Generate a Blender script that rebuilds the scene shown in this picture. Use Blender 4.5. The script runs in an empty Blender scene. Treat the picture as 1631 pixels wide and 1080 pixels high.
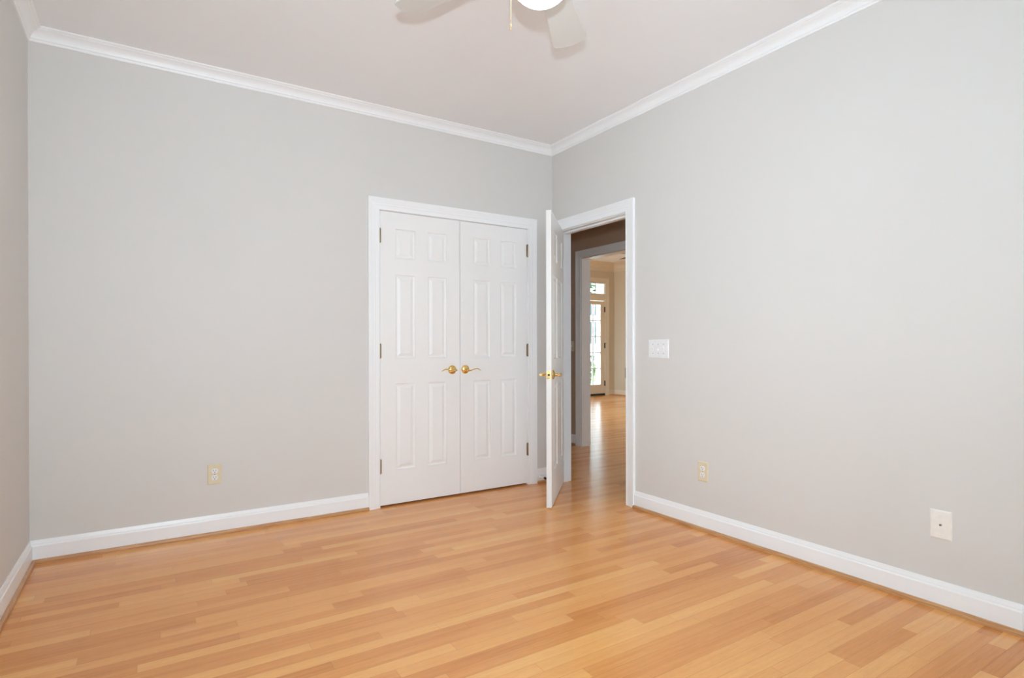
import bpy, bmesh, math, random
from mathutils import Vector, Matrix

random.seed(7)
sc = bpy.context.scene
COL = sc.collection
W_PX = 1631.0
R = math.radians

# ------------------------------------------------------------------ camera, sky, flash, exposure
CAM = Vector((-2.81816, -3.78852, 1.11001))
yaw, pitch, roll = 0.568812, -0.001884, -0.001982
F_PX, CY = 907.778, 553.078
cd = bpy.data.cameras.new('camera')
cam = bpy.data.objects.new('camera', cd)
COL.objects.link(cam)
_f = Vector((math.sin(yaw) * math.cos(pitch), math.cos(yaw) * math.cos(pitch), math.sin(pitch)))
_r0 = Vector((math.cos(yaw), -math.sin(yaw), 0))
_u0 = _r0.cross(_f)
_r = _r0 * math.cos(roll) + _u0 * math.sin(roll)
_u = -_r0 * math.sin(roll) + _u0 * math.cos(roll)
cam.matrix_world = Matrix(((_r.x, _u.x, -_f.x, CAM.x), (_r.y, _u.y, -_f.y, CAM.y), (_r.z, _u.z, -_f.z, CAM.z), (0, 0, 0, 1)))
cd.sensor_fit = 'HORIZONTAL'
cd.sensor_width = 36.0
cd.lens = 36.0 * F_PX / W_PX
cd.shift_y = (CY - 540.0) / W_PX
cd.clip_start = 0.02
cd.clip_end = 200
sc.camera = cam

SKY = 9.1
w = bpy.data.worlds.new('daylight')
sc.world = w
w.use_nodes = True
wb = w.node_tree.nodes['Background']
wb.inputs[0].default_value = (0.78, 0.945, 1.08, 1)
wb.inputs[1].default_value = SKY

FLASH_W = 146.0
fl = bpy.data.lights.new('camera_flash', 'SPOT')
fl.energy = FLASH_W
fl.color = (0.85, 0.97, 1.08)
fl.shadow_soft_size = 0.02
fl.spot_size = R(114)
fl.spot_blend = 1.0
flo = bpy.data.objects.new('camera_flash', fl)
flo.location = CAM + Vector((0, 0, 0.24))
flo.rotation_euler = (R(95), 0, -yaw)
COL.objects.link(flo)


def portal(name, loc, rot, sx, sy):
    l = bpy.data.lights.new(name, 'AREA')
    l.shape = 'RECTANGLE'
    l.size, l.size_y = sx, sy
    l.cycles.is_portal = True
    o = bpy.data.objects.new(name, l)
    o.location, o.rotation_euler = loc, rot
    COL.objects.link(o)


sc.view_settings.view_transform = 'Standard'
sc.view_settings.look = 'None'
sc.view_settings.gamma = 1.0
sc.view_settings.use_curve_mapping = False
sc.view_settings.exposure = 0.03
sc.cycles.max_bounces = 14
sc.cycles.diffuse_bounces = 8
sc.cycles.glossy_bounces = 4
sc.cycles.transparent_max_bounces = 12


# ------------------------------------------------------------------ materials
def lin(r, g, b):
    def f(c):
        c /= 255.0
        return c / 12.92 if c <= 0.04045 else ((c + 0.055) / 1.055) ** 2.4
    return (f(r), f(g), f(b), 1.0)


class NT:
    """small helper for node trees"""
    def __init__(self, name):
        self.m = bpy.data.materials.new(name)
        self.m.use_nodes = True
        self.t = self.m.node_tree
        self.p = self.t.nodes['Principled BSDF']

    def n(self, typ, **kw):
        nd = self.t.nodes.new(typ)
        for k, v in kw.items():
            setattr(nd, k, v)
        return nd

    def put(self, sock, v):
        if hasattr(v, 'links'):
            self.t.links.new(v, sock)
        else:
            sock.default_value = v

    def math(self, op, a, b=None, c=None):
        nd = self.n('ShaderNodeMath', operation=op)
        self.put(nd.inputs[0], a)
        if b is not None:
            self.put(nd.inputs[1], b)
        if c is not None:
            self.put(nd.inputs[2], c)
        return nd.outputs[0]

    def noise(self, vec, scale, detail=3, rough=0.5):
        nd = self.n('ShaderNodeTexNoise')
        self.put(nd.inputs['Vector'], vec)
        nd.inputs['Scale'].default_value = scale
        nd.inputs['Detail'].default_value = detail
        nd.inputs['Roughness'].default_value = rough
        return nd.outputs[0]

    def ramp(self, fac, stops):
        nd = self.n('ShaderNodeValToRGB')
        el = nd.color_ramp.elements
        while len(el) < len(stops):
            el.new(0.5)
        for e, (p, c) in zip(el, stops):
            e.position, e.color = p, c
        self.put(nd.inputs[0], fac)
        return nd.outputs[0]

    def bump(self, h, strength, dist):
        nd = self.n('ShaderNodeBump')
        nd.inputs['Strength'].default_value = strength
        nd.inputs['Distance'].default_value = dist
        self.put(nd.inputs['Height'], h)
        self.t.links.new(nd.outputs[0], self.p.inputs['Normal'])

    def pos(self):
        return self.n('ShaderNodeNewGeometry').outputs['Position']


def paint(name, rgb, rough, var=0.012, bump=0.15, scale=180, spec=0.4):
    k = NT(name)
    base = Vector(rgb[:3])
    f = k.noise(k.pos(), 1.7, 3)
    k.t.links.new(k.ramp(f, [(0.3, (*(base * (1 - var)), 1)), (0.7, (*(base * (1 + var)), 1))]), k.p.inputs['Base Color'])
    k.p.inputs['Roughness'].default_value = rough
    k.p.inputs['Specular IOR Level'].default_value = spec
    if bump:
        k.bump(k.noise(k.pos(), scale, 2), bump, 0.001)
    return k.m


def solid(name, rgb, rough=0.4, metal=0.0, spec=0.5):
    k = NT(name)
    f = k.noise(k.n('ShaderNodeTexCoord').outputs['Object'], 40, 2)
    base = Vector(rgb[:3])
    k.t.links.new(k.ramp(f, [(0.3, (*(base * 0.97), 1)), (0.7, (*(base * 1.03), 1))]), k.p.inputs['Base Color'])
    k.p.inputs['Roughness'].default_value = rough
    k.p.inputs['Metallic'].default_value = metal
    k.p.inputs['Specular IOR Level'].default_value = spec
    return k.m


def glow(name, rgb, strength):
    k = NT(name)
    k.p.inputs['Base Color'].default_value = (0.9, 0.9, 0.88, 1)
    k.p.inputs['Emission Color'].default_value = rgb
    k.p.inputs['Emission Strength'].default_value = strength
    return k.m


def glass():
    k = NT('window_glass')
    t = k.t
    tr = k.n('ShaderNodeBsdfTransparent')
    tr.inputs[0].default_value = (0.95, 0.97, 0.96, 1)
    gl = k.n('ShaderNodeBsdfGlossy')
    gl.inputs['Roughness'].default_value = 0.02
    fr = k.n('ShaderNodeFresnel')
    fr.inputs[0].default_value = 1.45
    mx = k.n('ShaderNodeMixShader')
    t.links.new(fr.outputs[0], mx.inputs[0])
    t.links.new(tr.outputs[0], mx.inputs[1])
    t.links.new(gl.outputs[0], mx.inputs[2])
    t.links.new(mx.outputs[0], t.nodes['Material Output'].inputs[0])
    return k.m


def oak_floor():
    k = NT('oak_strip_floor')
    s = k.n('ShaderNodeSeparateXYZ')
    k.t.links.new(k.pos(), s.inputs[0])
    x, y = s.outputs[0], s.outputs[1]
    WID = 0.0572
    v = k.math('DIVIDE', k.math('ADD', y, 20.0), WID)
    row = k.math('FLOOR', v)
    fy = k.math('SUBTRACT', v, row)

    def wn(val, seed):
        nd = k.n('ShaderNodeTexWhiteNoise', noise_dimensions='1D')
        k.t.links.new(k.math('ADD', k.math('MULTIPLY', val, 1.137), seed), nd.inputs['W'])
        return nd.outputs['Value']
    L = k.math('MULTIPLY_ADD', wn(row, 3.3), 0.95, 0.42)
    u = k.math('DIVIDE', k.math('ADD', k.math('ADD', x, 30.0), k.math('MULTIPLY', wn(row, 91.7), 5.0)), L)
    idx = k.math('FLOOR', u)
    fx = k.math('SUBTRACT', u, idx)
    key = k.math('MULTIPLY_ADD', row, 17.31, k.math('MULTIPLY', idx, 5.77))
    h1, h2 = wn(key, 0.4), wn(key, 55.1)
    # grain stretched along the strips, different on every board
    cmb = k.n('ShaderNodeCombineXYZ')
    k.t.links.new(k.math('MULTIPLY_ADD', x, 1.0, k.math('MULTIPLY', h1, 37.0)), cmb.inputs[0])
    k.t.links.new(k.math('MULTIPLY', y, 26.0), cmb.inputs[1])
    k.t.links.new(k.math('MULTIPLY', h2, 11.0), cmb.inputs[2])
    grain = k.noise(cmb.outputs[0], 2.6, 6, 0.62)
    cm2 = k.n('ShaderNodeCombineXYZ')
    k.t.links.new(k.math('MULTIPLY_ADD', x, 7.0, k.math('MULTIPLY', h2, 19.0)), cm2.inputs[0])
    k.t.links.new(k.math('MULTIPLY', y, 190.0), cm2.inputs[1])
    pores = k.noise(cm2.outputs[0], 3.0, 3, 0.6)
    blot = k.noise(k.pos(), 0.9, 2)
    tone = k.math('ADD', k.math('MULTIPLY_ADD', h1, 0.62, 0.06), k.math('MULTIPLY_ADD', grain, 0.60, -0.16))
    tone = k.math('ADD', tone, k.math('MULTIPLY_ADD', blot, 0.2, -0.10))
    colr = k.ramp(tone, FLOOR_STOPS)
    seam_y = k.math('MULTIPLY', k.math('MINIMUM', fy, k.math('SUBTRACT', 1.0, fy)), WID)
    seam_x = k.math('MULTIPLY', k.math('MINIMUM', fx, k.math('SUBTRACT', 1.0, fx)), L)
    d = k.math('MINIMUM', seam_y, seam_x)
    mr = k.n('ShaderNodeMapRange')
    k.put(mr.inputs[0], d)
    mr.inputs[1].default_value, mr.inputs[2].default_value = 0.0002, 0.0011
    mr.inputs[3].default_value, mr.inputs[4].default_value = 0.70, 1.0
    pf = k.n('ShaderNodeMapRange')
    k.put(pf.inputs[0], pores)
    pf.inputs[1].default_value, pf.inputs[2].default_value = 0.30, 0.50
    pf.inputs[3].default_value, pf.inputs[4].default_value = 0.88, 1.0
    mul = k.math('MULTIPLY', mr.outputs[0], pf.outputs[0])
    mx = k.n('ShaderNodeVectorMath', operation='SCALE')
    k.t.links.new(colr, mx.inputs[0])
    k.t.links.new(mul, mx.inputs['Scale'])
    k.t.links.new(mx.outputs[0], k.p.inputs['Base Color'])
    rg = k.math('MULTIPLY_ADD', grain, 0.08, 0.15)
    k.put(k.p.inputs['Roughness'], rg)
    k.p.inputs['Specular IOR Level'].default_value = 0.5
    # every board is a little cupped and a little tilted
    cup = k.math('MULTIPLY', k.math('MULTIPLY', fy, k.math('SUBTRACT', 1.0, fy)), 0.55)
    tilt = k.math('MULTIPLY', k.math('SUBTRACT', h2, 0.5), k.math('MULTIPLY', fy, 0.32))
    sag = k.math('MULTIPLY', k.noise(k.pos(), 3.0, 1), 1.1)
    hh = k.math('ADD', k.math('ADD', cup, tilt), k.math('ADD', sag, k.math('MULTIPLY', mul, 0.25)))
    k.bump(hh, 0.7, 0.0022)
    return k.m


def oak_shoe():
    k = NT('oak_shoe')
    s = k.n('ShaderNodeMapping')
    k.t.links.new(k.pos(), s.inputs[0])
    s.inputs['Scale'].default_value = (3, 3, 60)
    g = k.noise(s.outputs[0], 3.0, 5, 0.6)
    k.t.links.new(k.ramp(g, [(0.3, lin(176, 122, 76)), (0.7, lin(214, 166, 116))]), k.p.inputs['Base Color'])
    k.p.inputs['Roughness'].default_value = 0.35
    return k.m


def leaf_mat():
    k = NT('leaf_green')
    g = k.noise(k.pos(), 3.0, 3)
    k.t.links.new(k.ramp(g, [(0.3, lin(34, 50, 24)), (0.7, lin(74, 98, 48))]), k.p.inputs['Base Color'])
    k.p.inputs['Roughness'].default_value = 0.6
    return k.m


FLOOR_STOPS = [(0.0, lin(190, 116, 60)), (0.22, lin(219, 145, 80)), (0.5, lin(235, 165, 96)), (0.8, lin(243, 179, 108)), (1.0, lin(249, 200, 132))]
M_WALL = paint('greige_wall_paint', lin(219, 217, 214), 0.55, 0.008, 0.12, 150, 0.3)
M_CEIL = paint('flat_white_ceiling_paint', lin(243, 245, 248), 0.8, 0.008, 0.1, 120, 0.2)
M_TRIM = paint('semi_gloss_white_trim', lin(246, 248, 250), 0.32, 0.004, 0.0, 100, 0.45)
M_DOOR = paint('satin_white_door', lin(243, 243, 243), 0.38, 0.004, 0.0, 100, 0.4)
M_TAN = paint('tan_wall_paint', lin(208, 196, 174), 0.55, 0.01, 0.1, 150, 0.3)
M_CREAM = paint('cream_trim', lin(222, 210, 190), 0.35, 0.006, 0.0, 100, 0.4)
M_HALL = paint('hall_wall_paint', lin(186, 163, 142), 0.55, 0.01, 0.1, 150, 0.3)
M_FLOOR = oak_floor()
M_SHOE = oak_shoe()
M_BRASS = solid('polished_brass', (0.88, 0.62, 0.24, 1), 0.14, 1.0)
M_HINGE = solid('aged_hinge_metal', lin(150, 132, 104), 0.35, 0.9)
M_DARK = solid('dark_bronze', lin(40, 34, 28), 0.4, 0.5)
M_IVORY = solid('ivory_plastic', lin(224, 214, 186), 0.35)
M_ALMOND = solid('light_almond_plastic', lin(243, 240, 234), 0.35)
M_WHITE = solid('white_plastic', lin(240, 240, 242), 0.3)
M_SLOT = solid('slot_black', lin(40, 38, 38), 0.6)
M_GREY = solid('grey_screw', lin(165, 165, 166), 0.4)
M_RUBBER = solid('black_rubber', lin(22, 22, 22), 0.6)
M_FAN = paint('white_fan_blade', lin(218, 220, 218), 0.4, 0.004, 0.0)
M_BOWL = glow('lit_frosted_bowl', (0.92, 0.97, 1.0, 1), 9.0)
M_CHAIN = solid('brass_chain', (0.75, 0.55, 0.32, 1), 0.3, 0.8)
M_GLASS = glass()
M_LEAF = leaf_mat()
M_BARK = solid('bark', lin(92, 76, 60), 0.9)
M_GRASS = paint('lawn_grass', lin(96, 116, 66), 0.9, 0.15, 0.0)
M_SIDING = paint('white_siding', lin(236, 238, 240), 0.6, 0.01, 0.0)
M_SHUT = solid('grey_louver_paint', lin(78, 84, 90), 0.6)
M_ROOF = solid('grey_shingle', lin(120, 118, 116), 0.9)
M_SWEEP = solid('dark_threshold', lin(34, 24, 18), 0.5)


# ------------------------------------------------------------------ mesh helpers
class MB:
    def __init__(self):
        self.v, self.f, self.s = [], [], []

    def face(self, pts, smooth=False):
        b = len(self.v)
        self.v += [tuple(p) for p in pts]
        self.f.append(tuple(range(b, b + len(pts))))
        self.s.append(smooth)

    def rings(self, rings, smooth=False, cap=True, closed_ring=True, closed_path=False):
        b = len(self.v)
        n = len(rings[0])
        for r in rings:
            self.v += [tuple(p) for p in r]
        m = len(rings)
        for i in range(m if closed_path else m - 1):
            i2 = (i + 1) % m
            for j in range(n if closed_ring else n - 1):
                j2 = (j + 1) % n
                self.f.append((b + i * n + j, b + i * n + j2, b + i2 * n + j2, b + i2 * n + j))
                self.s.append(smooth)
        if cap and not closed_path:
            self.f.append(tuple(b + j for j in range(n)))
            self.f.append(tuple(b + (m - 1) * n + j for j in reversed(range(n))))
            self.s += [False, False]

    def box(self, x0, x1, y0, y1, z0, z1):
        self.rings([[(x0, y0, z0), (x1, y0, z0), (x1, y1, z0), (x0, y1, z0)],
                    [(x0, y0, z1), (x1, y0, z1), (x1, y1, z1), (x0, y1, z1)]])

    def plate(self, w, h, t, bev, cx=0, cz=0, y0=0.0):
        """chamfered plate lying on the plane y=y0, its front towards -y"""
        def rc(a, b, y):
            return [(cx - a, y, cz - b), (cx + a, y, cz - b), (cx + a, y, cz + b), (cx - a, y, cz + b)]
        self.rings([rc(w / 2, h / 2, y0), rc(w / 2, h / 2, y0 - t + bev), rc(w / 2 - bev * 1.6, h / 2 - bev * 1.6, y0 - t)])

    def lathe(self, prof, axis='z', seg=32, o=(0, 0, 0), smooth=True):
        rs = []
        for r, h in prof:
            ring = []
            for i in range(seg):
                a = 2 * math.pi * i / seg
                c, s = r * math.cos(a), r * math.sin(a)
                p = (c, s, h) if axis == 'z' else ((c, h, s) if axis == 'y' else (h, c, s))
                ring.append((p[0] + o[0], p[1] + o[1], p[2] + o[2]))
            rs.append(ring)
        self.rings(rs, smooth)

    def tube(self, pts, rad, seg=12, flat=1.0, smooth=True):
        pts = [Vector(p) for p in pts]
        rs = []
        for i, p in enumerate(pts):
            t = (pts[min(i + 1, len(pts) - 1)] - pts[max(i - 1, 0)]).normalized()
            ref = Vector((0, 0, 1)) if abs(t.z) < 0.9 else Vector((1, 0, 0))
            a = t.cross(ref).normalized()
            b = a.cross(t)
            r = rad[i] if isinstance(rad, (list, tuple)) else rad
            rs.append([p + a * (r * math.cos(2 * math.pi * j / seg)) + b * (r * flat * math.sin(2 * math.pi * j / seg)) for j in range(seg)])
        self.rings(rs, smooth)

    def build(self, name, mat, parent=None):
        me = bpy.data.meshes.new(name)
        me.from_pydata(self.v, [], self.f)
        bm = bmesh.new()
        bm.from_mesh(me)
        for f, s in zip(bm.faces, self.s):
            f.smooth = s
        bmesh.ops.recalc_face_normals(bm, faces=bm.faces)
        bm.to_mesh(me)
        bm.free()
        me.materials.append(mat)
        o = bpy.data.objects.new(name, me)
        COL.objects.link(o)
        if parent:
            o.parent = parent
        return o


def tag(o, label=None, cat=None, group=None, kind=None):
    if label:
        o['label'] = label
    if cat:
        o['category'] = cat
    if group:
        o['group'] = group
    if kind:
        o['kind'] = kind
    return o


def struct(name, mb, mat, label, cat):
    return tag(mb.build(name, mat), label, cat, kind='structure')


def empty(name, loc, rz, label, cat, group=None):
    o = bpy.data.objects.new(name, None)
    o.empty_display_size = 0.05
    COL.objects.link(o)
    o.location, o.rotation_euler = loc, (0, 0, rz)
    return tag(o, label, cat, group)


def sweep(mb, path, prof, m3, end0=None, end1=None):
    """profile (a, b) swept along a planar path; a is offset to the left of the path, b out of the plane"""
    P = [Vector(p) for p in path]
    nrm = []
    for i in range(len(P) - 1):
        d = (P[i + 1] - P[i]).normalized()
        nrm.append(Vector((-d.y, d.x)))
    rings = []
    for i, p in enumerate(P):
        if i == 0:
            mv = Vector(end0) if end0 else nrm[0]
        elif i == len(P) - 1:
            mv = Vector(end1) if end1 else nrm[-1]
        else:
            mv = (nrm[i - 1] + nrm[i]) / (1 + nrm[i - 1].dot(nrm[i]))
        rings.append([m3(p.x + mv.x * a, p.y + mv.y * a, b) for a, b in prof])
    mb.rings(rings)


H = 2.743
CROWN = [(0, -0.067), (0.007, -0.067), (0.0095, -0.061), (0.009, -0.057), (0.0135, -0.054), (0.0155, -0.050), (0.0155, -0.047),
         (0.0175, -0.041), (0.0215, -0.033), (0.028, -0.026), (0.036, -0.0205), (0.045, -0.0165), (0.047, -0.0155), (0.047, -0.012),
         (0.053, -0.0105), (0.056, -0.008), (0.060, -0.006), (0.060, 0.0), (0, 0)]
BASE = [(0, 0.002), (0.0135, 0.002), (0.0135, 0.086), (0.0125, 0.090), (0.0095, 0.093), (0.0085, 0.100), (0.006, 0.109), (0.004, 0.1165), (0, 0.1165)]
SHOE = [(0.0135, 0.0), (0.029, 0.0), (0.029, 0.009), (0.0275, 0.0145), (0.0235, 0.0185), (0.019, 0.0205), (0.0135, 0.0205)]
# casing: offset outward from the opening, thickness off the wall
CASE = [(0, 0), (0, 0.009), (0.003, 0.0115), (0.008, 0.0115), (0.011, 0.0095), (0.013, 0.0095), (0.030, 0.0105), (0.034, 0.0125), (0.048, 0.0135),
        (0.051, 0.0155), (0.060, 0.0160), (0.063, 0.0180), (0.070, 0.0185), (0.073, 0.0200), (0.081, 0.0200), (0.083, 0.0180), (0.083, 0)]


def plan(z0):
    return lambda x, y, b: (x, y, z0 + b)


# ------------------------------------------------------------------ shell
XL, YR, T = -3.331, -4.60, 0.12      # left wall face, rear wall face, wall thickness
CX0, CX1, CZ = -1.478, -0.246, 2.050   # closet opening
EY0, EY1, EZ = -0.862, -0.088, 2.040   # entry opening (along y)
XH0, XH1 = 1.220, 1.340               # hall side and far side of the wall across the hall
HO0, HO1, HOZ = -0.45, 1.100, 2.075   # opening in that wall
YF, XF, HF = 5.900, 6.140, 2.985      # far room: back wall, side wall, ceiling
YH = 1.50                              # hall end

mb = MB()
mb.box(XL - T, XF + T, YR - T, YF + T, -0.10, 0.0)
struct('floor', mb, M_FLOOR, 'honey oak strip floor running through the room and hall', 'floor')
mb = MB()
mb.box(XL - T, XH0, YR - T, YH + T, H, H + 0.1)
struct('ceiling', mb, M_CEIL, 'flat white ceiling above the empty room', 'ceiling')
mb = MB()
mb.box(XH0, XF + T, -3.12, YF + T, HF, HF + 0.1)
struct('ceiling_far', mb, M_CEIL, 'ceiling of the far room seen through the doorway', 'ceiling')

mb = MB()      # back wall with closet opening (rough opening hidden by the jamb)
mb.box(XL - T, CX0, 0, T, 0, H)
mb.box(CX1, 0, 0, T, 0, H)
mb.box(CX0, CX1, 0, T, CZ, H)
struct('wall_back', mb, M_WALL, 'greige wall holding the white double closet doors', 'wall')
mb = MB()
mb.box(0, T, YR - T, EY0, 0, H)
mb.box(0, T, EY1, YH, 0, H)
mb.box(0, T, EY0, EY1, EZ, H)
struct('wall_right', mb, M_WALL, 'greige wall with the open doorway, switch and two wall plates', 'wall')
WY0, WY1, WZ0, WZ1 = -4.34, -2.86, 0.70, 2.30
mb = MB()
mb.box(XL - T, XL, YR - T, WY0, 0, H)
mb.box(XL - T, XL, WY1, 0, 0, H)
mb.box(XL - T, XL, WY0, WY1, 0, WZ0)
mb.box(XL - T, XL, WY0, WY1, WZ1, H)
struct('wall_left', mb, M_WALL, 'shaded greige wall along the left edge of the room', 'wall')
RX = [(-3.16, -1.80)]
mb = MB()
xs = [XL] + [v for r in RX for v in r] + [0]
for i in range(0, len(xs), 2):
    mb.box(xs[i], xs[i + 1], YR - T, YR, 0, H)
for a, b in RX:
    mb.box(a, b, YR - T, YR, 0, WZ0)
    mb.box(a, b, YR - T, YR, WZ1, H)
struct('wall_rear', mb, M_WALL, 'greige wall with a window behind the viewer', 'wall')

mb = MB()      # closet box
mb.box(XL, 0, 0.72, 0.80, 0, H)
mb.box(-1.85, -1.78, T, 0.72, 0, H)
struct('wall_closet', mb, M_WALL, 'inside walls of the closet behind its doors', 'wall')
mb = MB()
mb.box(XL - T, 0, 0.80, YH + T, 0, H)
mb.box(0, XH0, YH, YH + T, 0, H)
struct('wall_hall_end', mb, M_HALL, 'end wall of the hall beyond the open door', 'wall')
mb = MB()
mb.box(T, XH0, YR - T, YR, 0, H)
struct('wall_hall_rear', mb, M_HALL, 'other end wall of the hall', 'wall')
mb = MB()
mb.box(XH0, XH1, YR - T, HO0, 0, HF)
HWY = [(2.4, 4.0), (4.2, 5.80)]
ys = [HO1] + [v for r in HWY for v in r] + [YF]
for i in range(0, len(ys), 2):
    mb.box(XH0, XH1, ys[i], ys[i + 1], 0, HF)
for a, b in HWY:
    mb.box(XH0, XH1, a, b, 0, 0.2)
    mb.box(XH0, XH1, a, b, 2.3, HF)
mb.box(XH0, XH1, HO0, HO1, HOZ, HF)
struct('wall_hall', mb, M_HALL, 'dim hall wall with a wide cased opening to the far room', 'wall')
DX0, DX1, DZ = 4.965, 5.870, 2.530     # french door rough opening
FBX = [(1.9, 2.7), (3.5, 4.3)]
mb = MB()
xs = [XH1] + [v for r in FBX for v in r] + [DX0]
for i in range(0, len(xs), 2):
    mb.box(xs[i], xs[i + 1], YF, YF + T, 0, HF)
for a, b in FBX:
    mb.box(a, b, YF, YF + T, 0, 0.35)
    mb.box(a, b, YF, YF + T, 2.5, HF)
mb.box(DX1, XF + T, YF, YF + T, 0, HF)
mb.box(DX0, DX1, YF, YF + T, DZ, HF)
struct('wall_far_back', mb, M_TAN, 'tan far wall around the glazed exterior door', 'wall')
FWY = [(-1.8, -0.8), (1.2, 2.2)]
mb = MB()
ys = [-3.0] + [v for r in FWY for v in r] + [YF]
for i in range(0, len(ys), 2):
    mb.box(XF, XF + T, ys[i], ys[i + 1], 0, HF)
for a, b in FWY:
    mb.box(XF, XF + T, a, b, 0, 0.5)
    mb.box(XF, XF + T, a, b, 2.3, HF)
struct('wall_far_right', mb, M_TAN, 'tan side wall of the far room', 'wall')
mb = MB()
mb.box(XH1, XF + T, -3.12, -3.0, 0, HF)
struct('wall_far_rear', mb, M_TAN, 'rear wall of the far room out of sight', 'wall')

# ------------------------------------------------------------------ crown, baseboards, shoe
mb = MB()
sweep(mb, [(0, 0), (XL, 0)], CROWN, plan(H), (-1, -1), (1, -1))
struct('trim_1', mb, M_TRIM, 'white crown moulding above the closet wall', 'crown moulding')
mb = MB()
sweep(mb, [(0, YR), (0, 0)], CROWN, plan(H), (-1, 1), (-1, -1))
struct('trim_2', mb, M_TRIM, 'white crown moulding above the doorway wall', 'crown moulding')
mb = MB()
sweep(mb, [(XL, 0), (XL, YR)], CROWN, plan(H), (1, -1), (1, 1))
struct('trim_3', mb, M_TRIM, 'white crown moulding above the left wall', 'crown moulding')
mb = MB()
sweep(mb, [(XL, YR), (0, YR)], CROWN, plan(H), (1, 1), (-1, 1))
struct('trim_4', mb, M_TRIM, 'white crown moulding above the window wall', 'crown moulding')

CO0, CO1 = CX0 - 0.083 + 0.002, CX1 + 0.083 - 0.002     # outer edges of closet casing
EO0, EO1 = EY0 - 0.006 - 0.083 + 0.002, EY1 + 0.006 + 0.083 - 0.002
for nm, prof, mat, what, n0 in (('baseboard', BASE, M_TRIM, 'white baseboard', 0), ('trim', SHOE, M_SHOE, 'oak shoe moulding', 5)):
    segs = [('back_left', [(CO0, 0), (XL, 0)], None, (1, -1), 'along the closet wall left of the closet'),
            ('back_right', [(0, 0), (CO1, 0)], (-1, -1), None, 'in the corner between closet and open door'),
            ('left', [(XL, 0), (XL, YR)], (1, -1), (1, 1), 'along the left wall'),
            ('right', [(0, YR), (0, EO0)], (-1, 1), None, 'along the right wall up to the doorway'),
            ('rear', [(XL, YR), (0, YR)], (1, 1), (-1, 1), 'along the window wall'),
            ('hall', [(XH0, HO1 + 0.085), (XH0, YH)], None, (-1, -1), 'on the hall wall beside the cased opening'),
            ('far_back', [(XF, YF), (DX1 + 0.100, YF)], (-1, -1), None, 'beside the glazed door in the far room'),
            ('far_right', [(XF, -3.0), (XF, YF)], None, (-1, -1), 'along the far room side wall')]
    for i, (side, path, e0, e1, where) in enumerate(segs):
        mb = MB()
        sweep(mb, path, prof, plan(0), e0, e1)
        m = M_CREAM if (nm == 'baseboard' and side.startswith('far')) else mat
        struct(f'baseboard_{side}' if nm == 'baseboard' else f'trim_{n0 + i}', mb, m, f'{what} {where}', what.split(' ', 1)[1])
FC = [(a * 2.3, b * 2.95) for a, b in CROWN]
mb = MB()
sweep(mb, [(XF, -3.0), (XF, YF), (XH1, YF)], FC, plan(HF))
struct('trim_13', mb, M_CREAM, 'deep crown moulding of the far room', 'crown moulding')


# ------------------------------------------------------------------ door frames
def case_back(y0, sgn=-1):
    return lambda u, z, b: (u, y0 + sgn * b, z)


def case_right(x0, sgn=-1):
    return lambda u, z, b: (x0 + sgn * b, u, z)


def frame(name, lo, hi, top, reveal, m_case, label, jamb, mat, m_back=None, prof=CASE):
    """casing round an opening, plus its jamb lining"""
    mb = MB()
    a, b, c = lo - reveal, hi + reveal, top + reveal
    # path order keeps the opening on the right so that offsets run outward
    sweep(mb, [(a, 0), (a, c), (b, c), (b, 0)], prof, m_case)
    if m_back:
        sweep(mb, [(a, 0), (a, c), (b, c), (b, 0)], prof, m_back)
    jamb(mb)
    return struct(name, mb, mat, label, 'door frame')


def closet_jamb(mb):
    mb.box(CX0, CX0 + 0.004, 0.0, T, 0, CZ)
    mb.box(CX1 - 0.004, CX1, 0.0, T, 0, CZ)
    mb.box(CX0 + 0.004, CX1 - 0.004, 0.0, T, CZ - 0.003, CZ)
    mb.box(CX0 + 0.004, CX1 - 0.004, 0.04, T, CZ - 0.02, CZ - 0.003)


frame('trim_14', CX0, CX1, CZ, -0.002, case_back(0), 'fluted white casing round the closet doors', closet_jamb, M_TRIM)


def entry_jamb(mb):
    for a, s in ((EY0, 1), (EY1, -1)):
        lo, hi = sorted((a, a + s * 0.004))
        mb.box(0, T, lo, hi, 0, EZ)
        lo, hi = sorted((a + s * 0.004, a + s * 0.014))
        mb.box(0.042, 0.085, lo, hi, 0, EZ - 0.004)
    mb.box(0, T, EY0 + 0.004, EY1 - 0.004, EZ - 0.004, EZ)
    mb.box(0.042, 0.085, EY0 + 0.014, EY1 - 0.014, EZ - 0.016, EZ - 0.004)


ef = frame('trim_15', EY0, EY1, EZ, 0.004, case_right(0), 'fluted white casing and jamb of the open doorway', entry_jamb, M_TRIM,
           case_right(T, 1))
mb = MB()
mb.box(-0.0035, 0.030, EY0 + 0.0038, EY0 + 0.0055, 0.885, 0.958)
mb.box(-0.0050, -0.0030, EY0 + 0.0005, EY0 + 0.0055, 0.890, 0.953)
tag(mb.build('strike_plate', M_DARK, ef), 'dark strike plate on the jamb')


def hall_jamb(mb):
    mb.box(XH0, XH1, HO0, HO0 + 0.004, 0, HOZ)
    mb.box(XH0, XH1, HO1 - 0.004, HO1, 0, HOZ)
    mb.box(XH0, XH1, HO0 + 0.004, HO1 - 0.004, HOZ - 0.004, HOZ)


frame('trim_16', HO0, HO1, HOZ, 0.004, case_right(XH0), 'white cased opening across the hall', hall_jamb, M_TRIM, case_right(XH1, 1))


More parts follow.
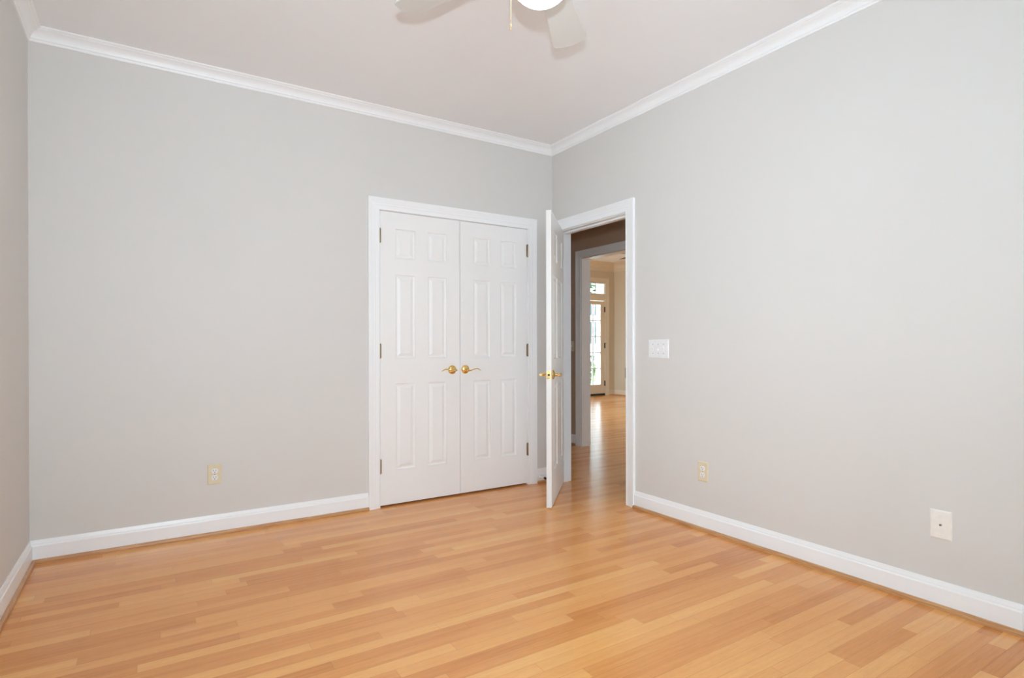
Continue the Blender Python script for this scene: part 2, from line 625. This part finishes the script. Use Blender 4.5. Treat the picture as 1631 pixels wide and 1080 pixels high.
def french_jamb(mb):
    mb.box(DX1 - 0.006, DX1, YF, YF + T, 0, DZ)
    mb.box(DX0, DX0 + 0.006, YF, YF + T, 0, DZ)
    mb.box(DX0 + 0.006, DX1 - 0.006, YF, YF + T, DZ - 0.012, DZ)
    mb.box(DX0 + 0.006, DX1 - 0.006, YF, YF + T, 2.125, 2.270)     # rail between door and transom
    mb.box(DX0 + 0.006, DX1 - 0.006, YF - 0.012, YF, 2.215, 2.262)


frame('trim_17', DX0, DX1, DZ, 0.006, case_back(YF), 'cream casing round the glazed door and transom', french_jamb, M_CREAM,
      prof=[(a * 1.15, b) for a, b in CASE])


# ------------------------------------------------------------------ panelled doors
def door_face(mb, w, h, y, s, cols, rows):
    """one moulded face; s=+1 recess goes towards +y"""
    xs = [0] + [v for c in cols for v in c] + [w]
    zs = [0] + [v for r in rows for v in r] + [h]
    for i in range(len(xs) - 1):
        for j in range(len(zs) - 1):
            if i % 2 and j % 2:
                x0, x1, z0, z1 = xs[i], xs[i + 1], zs[j], zs[j + 1]
                loops = []
                for ins, d in ((0, 0), (0.0025, 0.0055), (0.0105, 0.0085), (0.017, 0.0080), (0.034, 0.0020), (0.036, 0.0015)):
                    loops.append([(x0 + ins, y + s * d, z0 + ins), (x1 - ins, y + s * d, z0 + ins), (x1 - ins, y + s * d, z1 - ins), (x0 + ins, y + s * d, z1 - ins)])
                mb.rings(loops, cap=False)
                mb.face(loops[-1])
            else:
                mb.face([(xs[i], y, zs[j]), (xs[i + 1], y, zs[j]), (xs[i + 1], y, zs[j + 1]), (xs[i], y, zs[j + 1])])


ROWS = [(0.235, 0.838), (1.013, 1.598), (1.712, 1.917)]


def panel_door(w, h, t, cols):
    """local frame: x along the door from the hinge, front at y=0 facing -y, back at y=t"""
    mb = MB()
    door_face(mb, w, h, 0, 1, cols, ROWS)
    door_face(mb, w, h, t, -1, cols, ROWS)
    for a, b in (((0, 0), (w, 0)), ((w, 0), (w, h)), ((w, h), (0, h)), ((0, h), (0, 0))):
        mb.face([(a[0], 0, a[1]), (b[0], 0, b[1]), (b[0], t, b[1]), (a[0], t, a[1])])
    # weld so the normals come out right
    return mb


def weld(o):
    bm = bmesh.new()
    bm.from_mesh(o.data)
    bmesh.ops.remove_doubles(bm, verts=bm.verts, dist=1e-5)
    bmesh.ops.recalc_face_normals(bm, faces=bm.faces)
    bm.to_mesh(o.data)
    bm.free()


def lever(parent, cx, cz, y, out, dx, wave=1):
    """brass lever set: out = -1 stands towards -y; dx = +-1 direction of the lever"""
    mb = MB()
    mb.lathe([(0.0325, 0), (0.0325, out * 0.004), (0.031, out * 0.0075), (0.026, out * 0.011), (0.018, out * 0.0145), (0.0125, out * 0.018),
              (0.0115, out * 0.026), (0.0115, out * 0.036)], 'y', 32, (cx, y, cz))
    ro = mb.build('handle_rosette', M_BRASS, parent)
    mb = MB()
    yy = y + out * 0.046
    pts, rad = [], []
    for i in range(17):
        t = i / 16
        px = cx + dx * (-0.012 + 0.117 * t)
        z = cz + wave * (-0.0015 - 0.006 * math.sin(math.pi * min(1, t / 0.42)) * (1 if t < 0.42 else 0) + (0.008 * math.sin(math.pi * (t - 0.42) / 0.58) if t > 0.42 else 0) - 0.006 * max(0, t - 0.8) / 0.2)
        pts.append((px, yy + out * 0.004 * math.sin(math.pi * t), z))
        rad.append(0.0115 if t < 0.15 else 0.0115 - 0.0065 * min(1, (t - 0.15) / 0.25) + (0.0 if t < 0.9 else -0.001))
    mb.tube(pts, rad, 12, 0.75)
    mb.build('lever', M_BRASS, ro)
    return ro


def hinge(parent, x, z, y, wdir):
    mb = MB()
    L = 0.095
    mb.lathe([(0.003, -L / 2 - 0.005), (0.0058, -L / 2), (0.0058, L / 2), (0.003, L / 2 + 0.005)], 'z', 12, (x, y - 0.0045, z))
    for k in (-0.3, -0.1, 0.1, 0.3):
        mb.lathe([(0.0061, -0.0006), (0.0061, 0.0006)], 'z', 12, (x, y - 0.0045, z + k * L))
    mb.box(min(x, x + wdir * 0.010), max(x, x + wdir * 0.010), y - 0.0012, y + 0.0005, z - L / 2, z + L / 2)
    return tag(mb.build('hinge', M_HINGE, parent), 'aged metal hinge')


def make_leaf(name, w, loc, rz, cols, label, t=0.035, h=2.031, cat='door'):
    o = panel_door(w, h, t, cols).build(name, M_DOOR)
    weld(o)
    tag(o, label, cat, kind='structure')
    o.location, o.rotation_euler = loc, (0, 0, rz)
    return o


# closet: left leaf from its left edge, right leaf likewise (both seen from the room)
d1 = make_leaf('door_1', 0.6125, (-1.472, -0.001, 0.013), 0, [(0.112, 0.258), (0.356, 0.504)], 'left white six-panel closet door with brass lever')
lever(d1, 0.550, 0.924, 0, -1, -1, 1)
for z in (1.860, 1.065, 0.270):
    hinge(d1, -0.002, z, 0, 1)
d2 = make_leaf('door_2', 0.6035, (-0.8555, -0.001, 0.013), 0, [(0.113, 0.259), (0.353, 0.499)], 'right white six-panel closet door with brass lever')
lever(d2, 0.042, 0.924, 0, -1, 1, 1)
for z in (1.861, 1.065, 0.271):
    hinge(d2, 0.6055, z, 0, -1)

# entry door: hinged on the far jamb, swung 45 degrees into the room
PIV = Vector((-0.008, EY1 - 0.003, 0.008))
TH = R(-134.0)
ent = panel_door(0.758, 2.028, 0.035, [(0.118, 0.332), (0.426, 0.640)])
ent.v = [(x + 0.002, y + 0.008, z) for x, y, z in ent.v]
d3 = ent.build('door_3', M_DOOR)
weld(d3)
tag(d3, 'white six-panel entry door standing half open with brass levers', 'door', kind='structure')
d3.location, d3.rotation_euler = PIV, (0, 0, TH)
lever(d3, 0.698, 0.905, 0.008, -1, -1)
lever(d3, 0.698, 0.905, 0.043, 1, -1)
mb = MB()
mb.box(0.7600, 0.7615, 0.0125, 0.0385, 0.876, 0.934)
lp = tag(mb.build('latch_plate', M_BRASS, d3), 'brass latch plate')
mb = MB()
mb.lathe([(0.0075, 0.0), (0.0075, 0.004), (0.004, 0.006)], 'x', 16, (0.7612, 0.0255, 0.905))
tag(mb.build('latch_bolt', M_DARK, lp), 'dark latch bolt')
for dz in (-0.022, 0.022):
    mb = MB()
    mb.lathe([(0.003, 0.0), (0.003, 0.0008)], 'x', 10, (0.7613, 0.0255, 0.905 + dz))
    mb.build('screw', M_DARK, lp)
for z in (1.85, 1.05, 0.25):
    mb = MB()
    mb.lathe([(0.003, -0.05), (0.0058, -0.045), (0.0058, 0.045), (0.003, 0.05)], 'z', 12, (0, 0, z))
    tag(mb.build('hinge', M_HINGE, d3), 'aged metal hinge')

# glazed exterior door in the far room
mb = MB()
gx0, gx1, gz0, gz1, hx, lx, dz1 = 5.085, 5.748, 0.245, 2.035, 5.860, 4.975, 2.115
yd0, yd1 = YF + 0.012, YF + 0.057
mb.box(lx, gx0, yd0, yd1, 0.045, dz1)
mb.box(gx1, hx, yd0, yd1, 0.045, dz1)
mb.box(gx0, gx1, yd0, yd1, 0.045, gz0)
mb.box(gx0, gx1, yd0, yd1, gz1, dz1)
d4 = struct('door_4', mb, M_CREAM, 'cream glazed exterior door at the end of the far room', 'door')
mb = MB()
for i in range(1, 3):
    x = gx0 + (gx1 - gx0) * i / 3
    mb.box(x - 0.010, x + 0.010, yd0 + 0.006, yd1 - 0.006, gz0, gz1)
for i in range(1, 5):
    z = gz0 + (gz1 - gz0) * i / 5
    mb.box(gx0, gx1, yd0 + 0.007, yd1 - 0.007, z - 0.010, z + 0.010)
tag(mb.build('muntin_grid', M_TRIM, d4), 'white muntin bars')
mb = MB()
mb.box(gx0, gx1, yd0 + 0.020, yd0 + 0.024, gz0, gz1)
tag(mb.build('glass', M_GLASS, d4), 'clear glass')
mb = MB()
mb.box(lx, hx + 0.004, yd0 - 0.010, yd1 + 0.04, 0.0, 0.044)
tag(mb.build('threshold', M_SWEEP, d4), 'dark threshold')
for z in (1.93, 1.12, 0.27):
    mb = MB()
    mb.box(hx - 0.012, hx + 0.016, yd0 - 0.010, yd0, z - 0.058, z + 0.058)
    mb.lathe([(0.008, -0.062), (0.008, 0.062)], 'z', 10, (hx + 0.002, yd0 - 0.012, z))
    if z == 1.12:
        mb.box(hx, hx + 0.065, yd0 - 0.022, yd0 - 0.014, z + 0.044, z + 0.054)
    tag(mb.build('hinge', M_DARK, d4), 'dark bronze hinge')
mb = MB()
for a, b, c, d in ((DX0 + 0.006, DX1 - 0.006, 2.270, 2.284), (DX0 + 0.006, DX1 - 0.006, 2.505, 2.518), (DX0 + 0.006, DX0 + 0.02, 2.284, 2.505), (DX1 - 0.014, DX1 - 0.006, 2.284, 2.505)):
    mb.box(a, b, YF + 0.02, YF + 0.06, c, d)
w5 = struct('window_4', mb, M_TRIM, 'small transom window above the glazed door', 'window')
mb = MB()
mb.box(DX0 + 0.02, DX1 - 0.014, YF + 0.038, YF + 0.042, 2.284, 2.505)
mb.build('pane', M_GLASS, w5)


# ------------------------------------------------------------------ windows that light the rooms
def window(name, loc, rz, wid, z0, z1, label, mat):
    """local frame: width along x, room side at y=0 facing -y, outside at y=T"""
    h = z1 - z0
    mb = MB()
    for a, b, c, d in ((-wid / 2, -wid / 2 + 0.03, 0, h), (wid / 2 - 0.03, wid / 2, 0, h), (-wid / 2 + 0.03, wid / 2 - 0.03, 0, 0.03), (-wid / 2 + 0.03, wid / 2 - 0.03, h - 0.03, h)):
        mb.box(a, b, 0.001, T - 0.001, c, d)
    o = struct(name, mb, mat, label, 'window')
    o.location, o.rotation_euler = (loc[0], loc[1], z0), (0, 0, rz)
    m2 = MB()
    sweep(m2, [(-wid / 2 + 0.003, 0), (-wid / 2 + 0.003, h - 0.003), (wid / 2 - 0.003, h - 0.003), (wid / 2 - 0.003, 0)], CASE, lambda u, z, b: (u, -b, z))
    m2.build('casing', mat, o)
    m2 = MB()
    m2.box(-wid / 2 - 0.1, wid / 2 + 0.1, -0.05, -0.0005, -0.025, 0)
    m2.box(-wid / 2 - 0.08, wid / 2 + 0.08, -0.018, -0.0005, -0.09, -0.025)
    m2.build('sill', mat, o)
    for k in (0, 1):
        y0 = 0.045 + 0.028 * k
        za, zb = (0.03, h / 2 + 0.02) if k == 0 else (h / 2 - 0.02, h - 0.03)
        m2 = MB()
        x0, x1 = -wid / 2 + 0.03, wid / 2 - 0.03
        m2.box(x0, x0 + 0.04, y0, y0 + 0.026, za, zb)
        m2.box(x1 - 0.04, x1, y0, y0 + 0.026, za, zb)
        m2.box(x0 + 0.04, x1 - 0.04, y0, y0 + 0.026, za, za + 0.04)
        m2.box(x0 + 0.04, x1 - 0.04, y0, y0 + 0.026, zb - 0.04, zb)
        for i in (1, 2):
            xm = x0 + 0.04 + (x1 - x0 - 0.08) * i / 3
            m2.box(xm - 0.008, xm + 0.008, y0 + 0.003, y0 + 0.023, za + 0.04, zb - 0.04)
        sash = m2.build('sash', mat, o)
        m2 = MB()
        m2.box(x0 + 0.04, x1 - 0.04, y0 + 0.012, y0 + 0.015, za + 0.04, zb - 0.04)
        m2.build('pane', M_GLASS, sash)
    a = Vector((math.sin(rz), -math.cos(rz), 0))      # room-side direction
    c = Vector((loc[0], loc[1], (z0 + z1) / 2)) - a * (T + 0.01)
    portal('daylight_portal', c, (R(90), 0, rz + (0 if True else 0)), wid, h)
    return o


window('window_1', (XL, (WY0 + WY1) / 2, 0), R(90), WY1 - WY0, WZ0, WZ1, 'window in the left wall out of frame', M_TRIM)
for i, (a, b) in enumerate(RX):
    window('window_2', ((a + b) / 2, YR, 0), R(180), b - a, WZ0, WZ1, 'window behind the viewer near the left wall', M_TRIM)
for i, (a, b) in enumerate(FWY):  # unseen side windows, added to brighten the far room
    window(f'window_{5 + i}', (XF, (a + b) / 2, 0), R(-90), b - a, 0.5, 2.3, f'unseen side window added for far room light, {"away from" if i == 0 else "near"} the glazed door', M_CREAM)
for i, (a, b) in enumerate(FBX):  # unseen windows left of the glazed door, added for more daylight
    window(f'window_{7 + i}', ((a + b) / 2, YF, 0), 0, b - a, 0.35, 2.5, f'unseen garden window added for far room light, {"second" if i == 0 else "first"} from the glazed door', M_CREAM)
for i, (a, b) in enumerate(HWY):  # unseen openings added to throw daylight onto the far side wall
    window(f'window_{9 + i}', (XH1, (a + b) / 2, 0), R(90), b - a, 0.2, 2.3, f'unseen west window added for far room light, {"second" if i == 0 else "first"} from the garden wall', M_CREAM)
portal('daylight_portal', ((DX0 + DX1) / 2, YF + T + 0.01, DZ / 2), (R(90), 0, 0), DX1 - DX0, DZ)


# ------------------------------------------------------------------ outlets, switch, jack
def outlet(loc, rz, label):
    e = empty('wall_outlet', loc, rz, label, 'outlet', 'duplex outlets')
    mb = MB()
    mb.plate(0.074, 0.1185, 0.0062, 0.0028)
    mb.build('cover_plate', M_IVORY, e)
    for s in (1, -1):
        mb = MB()
        cz = s * 0.0195
        pts = []
        for i in range(28):
            a = 2 * math.pi * i / 28
            pts.append((0.0172 * math.cos(a), max(-0.0142, min(0.0142, 0.0172 * math.sin(a)))))
        mb.rings([[(x, -0.0055, cz + z) for x, z in pts], [(x, -0.0078, cz + z) for x, z in pts], [(x * 0.95, -0.0083, cz + z * 0.95) for x, z in pts]])
        rc = tag(mb.build('receptacle', M_WHITE, e), 'white receptacle face')
        for dx, dz, ww, hh in ((-0.0064, 0.0035, 0.0024, 0.0085), (0.0064, 0.0035, 0.0024, 0.0070)):
            mb = MB()
            mb.box(dx - ww / 2, dx + ww / 2, -0.0086, -0.0080, cz + dz - hh / 2, cz + dz + hh / 2)
            tag(mb.build('slot', M_SLOT, rc), 'dark slot')
        mb = MB()
        mb.lathe([(0.0026, -0.0080), (0.0026, -0.0086)], 'y', 12, (0, 0, cz - 0.0075))
        tag(mb.build('ground_hole', M_SLOT, rc), 'dark round hole')
    mb = MB()
    mb.lathe([(0.0032, -0.0058), (0.0032, -0.0068), (0.002, -0.0073)], 'y', 12)
    mb.build('screw', M_GREY, e)


outlet((-2.4865, 0, 0.3565), 0, 'ivory outlet plate low on the wall left of the closet')
outlet((0, -1.516, 0.352), R(-90), 'ivory outlet plate low on the wall right of the doorway')

e = empty('light_switch', (0, -1.164, 1.0905), R(-90), 'wide white switch plate with toggles beside the doorway', 'light switch')
mb = MB()
mb.plate(0.173, 0.1225, 0.0062, 0.0028)
mb.build('cover_plate', M_WHITE, e)
for i, up in ((-1, 1), (0, -1), (1, 1)):
    cx = i * 0.046
    mb = MB()
    mb.box(cx - 0.0052, cx + 0.0052, -0.0072, -0.006, -0.0122, 0.0122)
    tg = tag(mb.build('toggle', M_ALMOND, e), 'toggle lever in its slot')
    mb = MB()
    z = up * 0.004
    mb.rings([[(cx - 0.0036, -0.006, z - 0.006), (cx + 0.0036, -0.006, z - 0.006), (cx + 0.0036, -0.006, z + 0.006), (cx - 0.0036, -0.006, z + 0.006)],
              [(cx - 0.0032, -0.017, z * 2.4 - 0.0035), (cx + 0.0032, -0.017, z * 2.4 - 0.0035), (cx + 0.0032, -0.017, z * 2.4 + 0.0035), (cx - 0.0032, -0.017, z * 2.4 + 0.0035)]])
    mb.build('lever', M_WHITE, tg)
    for s in (1, -1):
        mb = MB()
        mb.lathe([(0.0032, -0.006), (0.0032, -0.0068), (0.002, -0.0072)], 'y', 12, (cx, 0, s * 0.030))
        mb.build('screw', M_GREY, e)

e = empty('cable_jack_plate', (0, -2.739, 0.3535), R(-90), 'cream wall plate with a single black jack at the far right', 'wall plate')
mb = MB()
mb.plate(0.0785, 0.1205, 0.0062, 0.0028)
mb.build('cover_plate', M_ALMOND, e)
mb = MB()
mb.lathe([(0.0052, -0.006), (0.0052, -0.0080), (0.0040, -0.0080), (0.0038, -0.012), (0.0032, -0.013)], 'y', 16)
jk = tag(mb.build('jack', M_GREY, e), 'metal jack')
mb = MB()
mb.lathe([(0.0030, -0.0125), (0.0030, -0.0136)], 'y', 12)
tag(mb.build('jack_hole', M_SLOT, jk), 'dark hole')
for s in (1, -1):
    mb = MB()
    mb.lathe([(0.0030, -0.006), (0.0030, -0.0067), (0.002, -0.0071)], 'y', 12, (0, 0, s * 0.042))
    mb.build('screw', M_WHITE, e)

e = empty('hall_switch', (XH0, 1.268, 1.108), R(-90), 'beige switch plate on the dim hall wall', 'light switch')
mb = MB()
mb.plate(0.070, 0.115, 0.006, 0.0028)
mb.build('cover_plate', M_IVORY, e)
mb = MB()
mb.box(-0.0045, 0.0045, -0.014, -0.005, -0.002, 0.009)
mb.build('toggle', M_ALMOND, e)

# door stop on the baseboard
e = empty('door_stop', (-0.136, -0.0135, 0.050), 0, 'white door stop with black tip on the corner baseboard', 'door stop')
mb = MB()
mb.lathe([(0.014, 0), (0.014, -0.003), (0.010, -0.006), (0.0055, -0.008)], 'y', 20)
mb.build('base', M_WHITE, e)
mb = MB()
mb.lathe([(0.0055, -0.008)] + [(0.0055 + 0.0007 * (i % 2), -0.008 - 0.052 * i / 24) for i in range(1, 25)], 'y', 14)
mb.build('rod', M_WHITE, e)
mb = MB()
mb.lathe([(0.0085, -0.060), (0.0092, -0.064), (0.0092, -0.076), (0.0065, -0.080)], 'y', 16)
tag(mb.build('rubber_tip', M_RUBBER, e), 'black rubber tip')


# ------------------------------------------------------------------ ceiling fans
def blade_mb(r0, r1, w0, w1, t, pitch_deg, zoff):
    """blade along +x, rounded at the tip corners"""
    mb = MB()
    out = []
    n = 14
    cr = 0.030
    for i in range(n + 1):
        u = i / n
        out.append((r0 + (r1 - cr - r0) * u, -(w0 + (w1 - w0) * u) / 2))
    for i in range(1, 7):
        a = -math.pi / 2 + math.pi / 2 * i / 6
        out.append((r1 - cr + cr * math.cos(a), -w1 / 2 + cr + cr * math.sin(a)))
    for i in range(1, 8):
        u = i / 8
        out.append((r1 + 0.012 * math.sin(math.pi * u), -w1 / 2 + cr + (w1 - 2 * cr) * u))
    for i in range(0, 7):
        a = math.pi / 2 * i / 6
        out.append((r1 - cr + cr * math.cos(a), w1 / 2 - cr + cr * math.sin(a)))
    for i in range(n, -1, -1):
        u = i / n
        out.append((r0 + (r1 - cr - r0) * u, (w0 + (w1 - w0) * u) / 2))
    p = R(pitch_deg)
    mb.rings([[(x, y * math.cos(p) + z * -math.sin(p), zoff + y * math.sin(p) + z * math.cos(p)) for x, y in out] for z in (-t / 2, t / 2)])
    return mb


def iron_mb(r0, r1, pitch_deg, z0, zoff):
    mb = MB()
    p = R(pitch_deg)
    rings = []
    for i in range(8):
        u = i / 7
        x = r0 + (r1 - r0) * u
        wd = 0.018 + 0.030 * max(0, u - 0.45) / 0.55
        zz = z0 + (zoff - z0) * min(1, u / 0.6)
        pp = p * min(1, u / 0.6)
        rings.append([(x, a * math.cos(pp), zz + a * math.sin(pp) + b) for a, b in ((-wd, -0.004), (wd, -0.004), (wd, 0.0), (-wd, 0.0))])
    mb.rings(rings)
    return mb


FANC = (-1.687, -2.205)
fan = empty('ceiling_fan', (FANC[0], FANC[1], H), 0, 'white ceiling fan with a lit round bowl hanging from the near ceiling', 'ceiling fan')
mb = MB()
mb.lathe([(0.001, 0), (0.075, 0), (0.075, -0.02), (0.055, -0.05), (0.028, -0.062), (0.016, -0.065)])
mb.build('canopy', M_FAN, fan)
mb = MB()
mb.lathe([(0.0125, -0.06), (0.0125, -0.13)])
mb.build('downrod', M_FAN, fan)
mb = MB()
mb.lathe([(0.02, -0.125), (0.09, -0.135), (0.125, -0.16), (0.13, -0.20), (0.125, -0.235), (0.09, -0.255), (0.055, -0.262)])
mb.build('motor_housing', M_FAN, fan)
mb = MB()
mb.lathe([(0.055, -0.26), (0.062, -0.275), (0.062, -0.33), (0.085, -0.345), (0.113, -0.354), (0.116, -0.370), (0.107, -0.374), (0.02, -0.374)])
mb.build('switch_housing', M_FAN, fan)
mb = MB()
mb.lathe([(0.109 * math.cos(math.pi / 2 * i / 12), -0.366 - 0.104 * math.sin(math.pi / 2 * i / 12)) for i in range(12)] + [(0.004, -0.470)], seg=40)
tag(mb.build('light_bowl', M_BOWL, fan), 'lit frosted glass bowl')
mb = MB()
mb.tube([(-0.110, 0.006, -0.352), (-0.1175, 0.006, -0.356), (-0.1175, 0.006, -0.570)], 0.0011, 8)
for i in range(36):
    mb.lathe([(0.0004, -0.0022), (0.0017, -0.001), (0.0017, 0.001), (0.0004, 0.0022)], 'z', 8, (-0.1175, 0.006, -0.360 - i * 0.0058))
mb.lathe([(0.0012, -0.568), (0.0035, -0.572), (0.0038, -0.584), (0.0015, -0.590)], 'z', 10, (-0.1175, 0.006, 0))
tag(mb.build('pull_chain', M_CHAIN, fan), 'thin brass pull chain')
BZ = -0.280
for k in range(5):
    a = R(113.7 - 72 * k + 0.5)
    ir = iron_mb(0.085, 0.235, -11, -0.25, BZ - 0.007).build('blade_iron', M_FAN, fan)
    bl = blade_mb(0.180, 0.632, 0.088, 0.150, 0.006, -11, BZ).build('blade', M_FAN, fan)
    ir.rotation_euler = bl.rotation_euler = (0, 0, a)
    for q in ((0.205, -0.02), (0.205, 0.02)):
        mb = MB()
        mb.lathe([(0.0045, -0.016), (0.0045, -0.012)], 'z', 10, (q[0], q[1] * math.cos(R(-11)), BZ + q[1] * math.sin(R(-11))))
        tag(mb.build('screw', M_GREY, bl), 'grey screw head')

fan2 = empty('ceiling_fan', (3.96, 2.92, HF), 0, 'dark-bladed ceiling fan glimpsed in the far room', 'ceiling fan')
mb = MB()
mb.lathe([(0.001, 0), (0.07, 0), (0.06, -0.04), (0.014, -0.055)])
mb.build('canopy', M_DARK, fan2)
mb = MB()
mb.lathe([(0.012, -0.05), (0.012, -0.26)])
mb.build('downrod', M_DARK, fan2)
mb = MB()
mb.lathe([(0.02, -0.255), (0.11, -0.27), (0.125, -0.31), (0.11, -0.36), (0.05, -0.385)])
mb.build('motor_housing', M_DARK, fan2)
for k in range(5):
    ir = iron_mb(0.10, 0.22, -10, -0.35, -0.372).build('blade_iron', M_DARK, fan2)
    bl = blade_mb(0.19, 0.60, 0.11, 0.14, 0.007, -10, -0.368).build('blade', M_DARK, fan2)
    ir.rotation_euler = bl.rotation_euler = (0, 0, R(147 + 72 * k))

# ------------------------------------------------------------------ outdoors, seen through the glazed door
mb = MB()
mb.box(4.0, 32, YF + T, 34, -0.35, -0.15)
tag(struct('ground_outside', mb, M_GRASS, 'lawn outside the house', 'lawn'))
mb = MB()
mb.box(4.2, 8.2, YF + T + 0.02, 8.4, -0.15, -0.03)
struct('porch_slab', mb, M_SIDING, 'pale porch slab outside the glazed door', 'porch')
p = empty('porch_column', (7.07, 7.45, -0.03), R(10), 'white porch column outside the glazed door', 'column')
mb = MB()
mb.box(-0.065, 0.065, -0.065, 0.065, 0.2, 3.1)
mb.build('shaft', M_SIDING, p)
mb = MB()
mb.box(-0.12, 0.12, -0.12, 0.12, 0.0, 0.2)
mb.build('base', M_SIDING, p)
mb = MB()
mb.box(-0.12, 0.12, -0.12, 0.12, 3.1, 3.25)
mb.build('capital', M_SIDING, p)

hs = empty('house_outside', (22.78, 26.0, -0.15), 0, 'white sided house with dark louvred shutters outdoors', 'house')
mb = MB()
for i in range(32):
    z = i * 0.19
    mb.rings([[(-5, -0.025, z), (4, -0.025, z), (4, 0.2, z), (-5, 0.2, z)], [(-5, 0, z + 0.19), (4, 0, z + 0.19), (4, 0.2, z + 0.19), (-5, 0.2, z + 0.19)]])
mb.box(-5, 4, 0.2, 6, 0, 6.08)
mb.build('wall', M_SIDING, hs)
mb = MB()
mb.rings([[(-5.3, -0.4, 6.08), (-5.3, 6.4, 6.08), (-5.3, 3.0, 8.0)], [(4.3, -0.4, 6.08), (4.3, 6.4, 6.08), (4.3, 3.0, 8.0)]])
mb.build('roof', M_ROOF, hs)
for cx in (-2.6, 0.0):
    for z0 in (1.40, 3.35):
        hh = 1.55
        mb = MB()
        mb.box(cx - 0.10, cx + 0.10, -0.06, -0.026, z0, z0 + hh)
        wn = mb.build('window', M_TRIM, hs)
        mb = MB()
        mb.box(cx - 0.08, cx + 0.08, -0.07, -0.061, z0 + 0.05, z0 + hh - 0.05)  # opaque pane, its bright reflection put in as white trim paint
        tag(mb.build('pane', M_TRIM, wn), 'pane painted white for a bright reflection')
        for s in (-1, 1):
            mb = MB()
            x0 = cx + s * 0.21
            mb.box(x0 - 0.11, x0 - 0.08, -0.08, -0.026, z0, z0 + hh)
            mb.box(x0 + 0.08, x0 + 0.11, -0.08, -0.026, z0, z0 + hh)
            for i in range(18):
                z = z0 + 0.01 + i * 0.085
                mb.rings([[(x0 - 0.08, -0.075, z), (x0 + 0.08, -0.075, z), (x0 + 0.08, -0.03, z + 0.03), (x0 - 0.08, -0.03, z + 0.03)],
                          [(x0 - 0.08, -0.075, z + 0.03), (x0 + 0.08, -0.075, z + 0.03), (x0 + 0.08, -0.03, z + 0.07), (x0 - 0.08, -0.03, z + 0.07)]])
            mb.build('shutter', M_SHUT, hs)
mb = MB()
mb.box(4.2, 8.2, YF + T + 0.02, 8.4, 3.25, 3.4)  # unseen roof, added to cut the daylight on porch and column
struct('porch_shade_roof', mb, M_SIDING, 'unseen white roof added to shade the porch and column', 'porch')


def leafy(mb, c, rad, n, size, rng):
    for _ in range(n):
        d = Vector((rng.gauss(0, 1), rng.gauss(0, 1), rng.gauss(0, 1))).normalized() * (rng.random() ** 0.4)
        pnt = Vector(c) + Vector((d.x * rad[0], d.y * rad[1], d.z * rad[2]))
        a = Vector((rng.gauss(0, 1), rng.gauss(0, 1), rng.gauss(0, 0.6))).normalized()
        b = a.cross(Vector((rng.gauss(0, 1), rng.gauss(0, 1), rng.gauss(0, 1)))).normalized()
        s = size * rng.uniform(0.6, 1.3)
        mb.face([pnt - a * s, pnt + b * s * 0.45, pnt + a * s, pnt - b * s * 0.45])


rng = random.Random(3)
tr = empty('tree', (12.95, 15.8, -0.15), 0, 'green leafy tree outside above the glazed door', 'tree')
mb = MB()
mb.tube([(0, 0, 0), (0.03, 0.02, 1.6), (-0.02, 0.05, 3.2), (0.05, 0, 4.6)], [0.12, 0.10, 0.08, 0.04], 10)
mb.build('trunk', M_BARK, tr)
mb = MB()
leafy(mb, (0, 0, 4.3), (1.1, 1.1, 1.6), 2400, 0.10, rng)
mb.build('crown', M_LEAF, tr)
sh = empty('shrub', (8.15, 9.35, -0.15), 0, 'pale green shrub outside the lower door panes', 'shrub')
mb = MB()
for i in range(6):
    a = i * 1.05
    mb.tube([(0, 0, 0), (0.12 * math.cos(a), 0.12 * math.sin(a), 0.4), (0.22 * math.cos(a), 0.22 * math.sin(a), 0.8)], [0.014, 0.01, 0.005], 6)
mb.build('stem', M_BARK, sh)
mb = MB()
leafy(mb, (0, 0, 0.62), (0.32, 0.32, 0.55), 900, 0.05, rng)
mb.build('foliage', M_LEAF, sh)
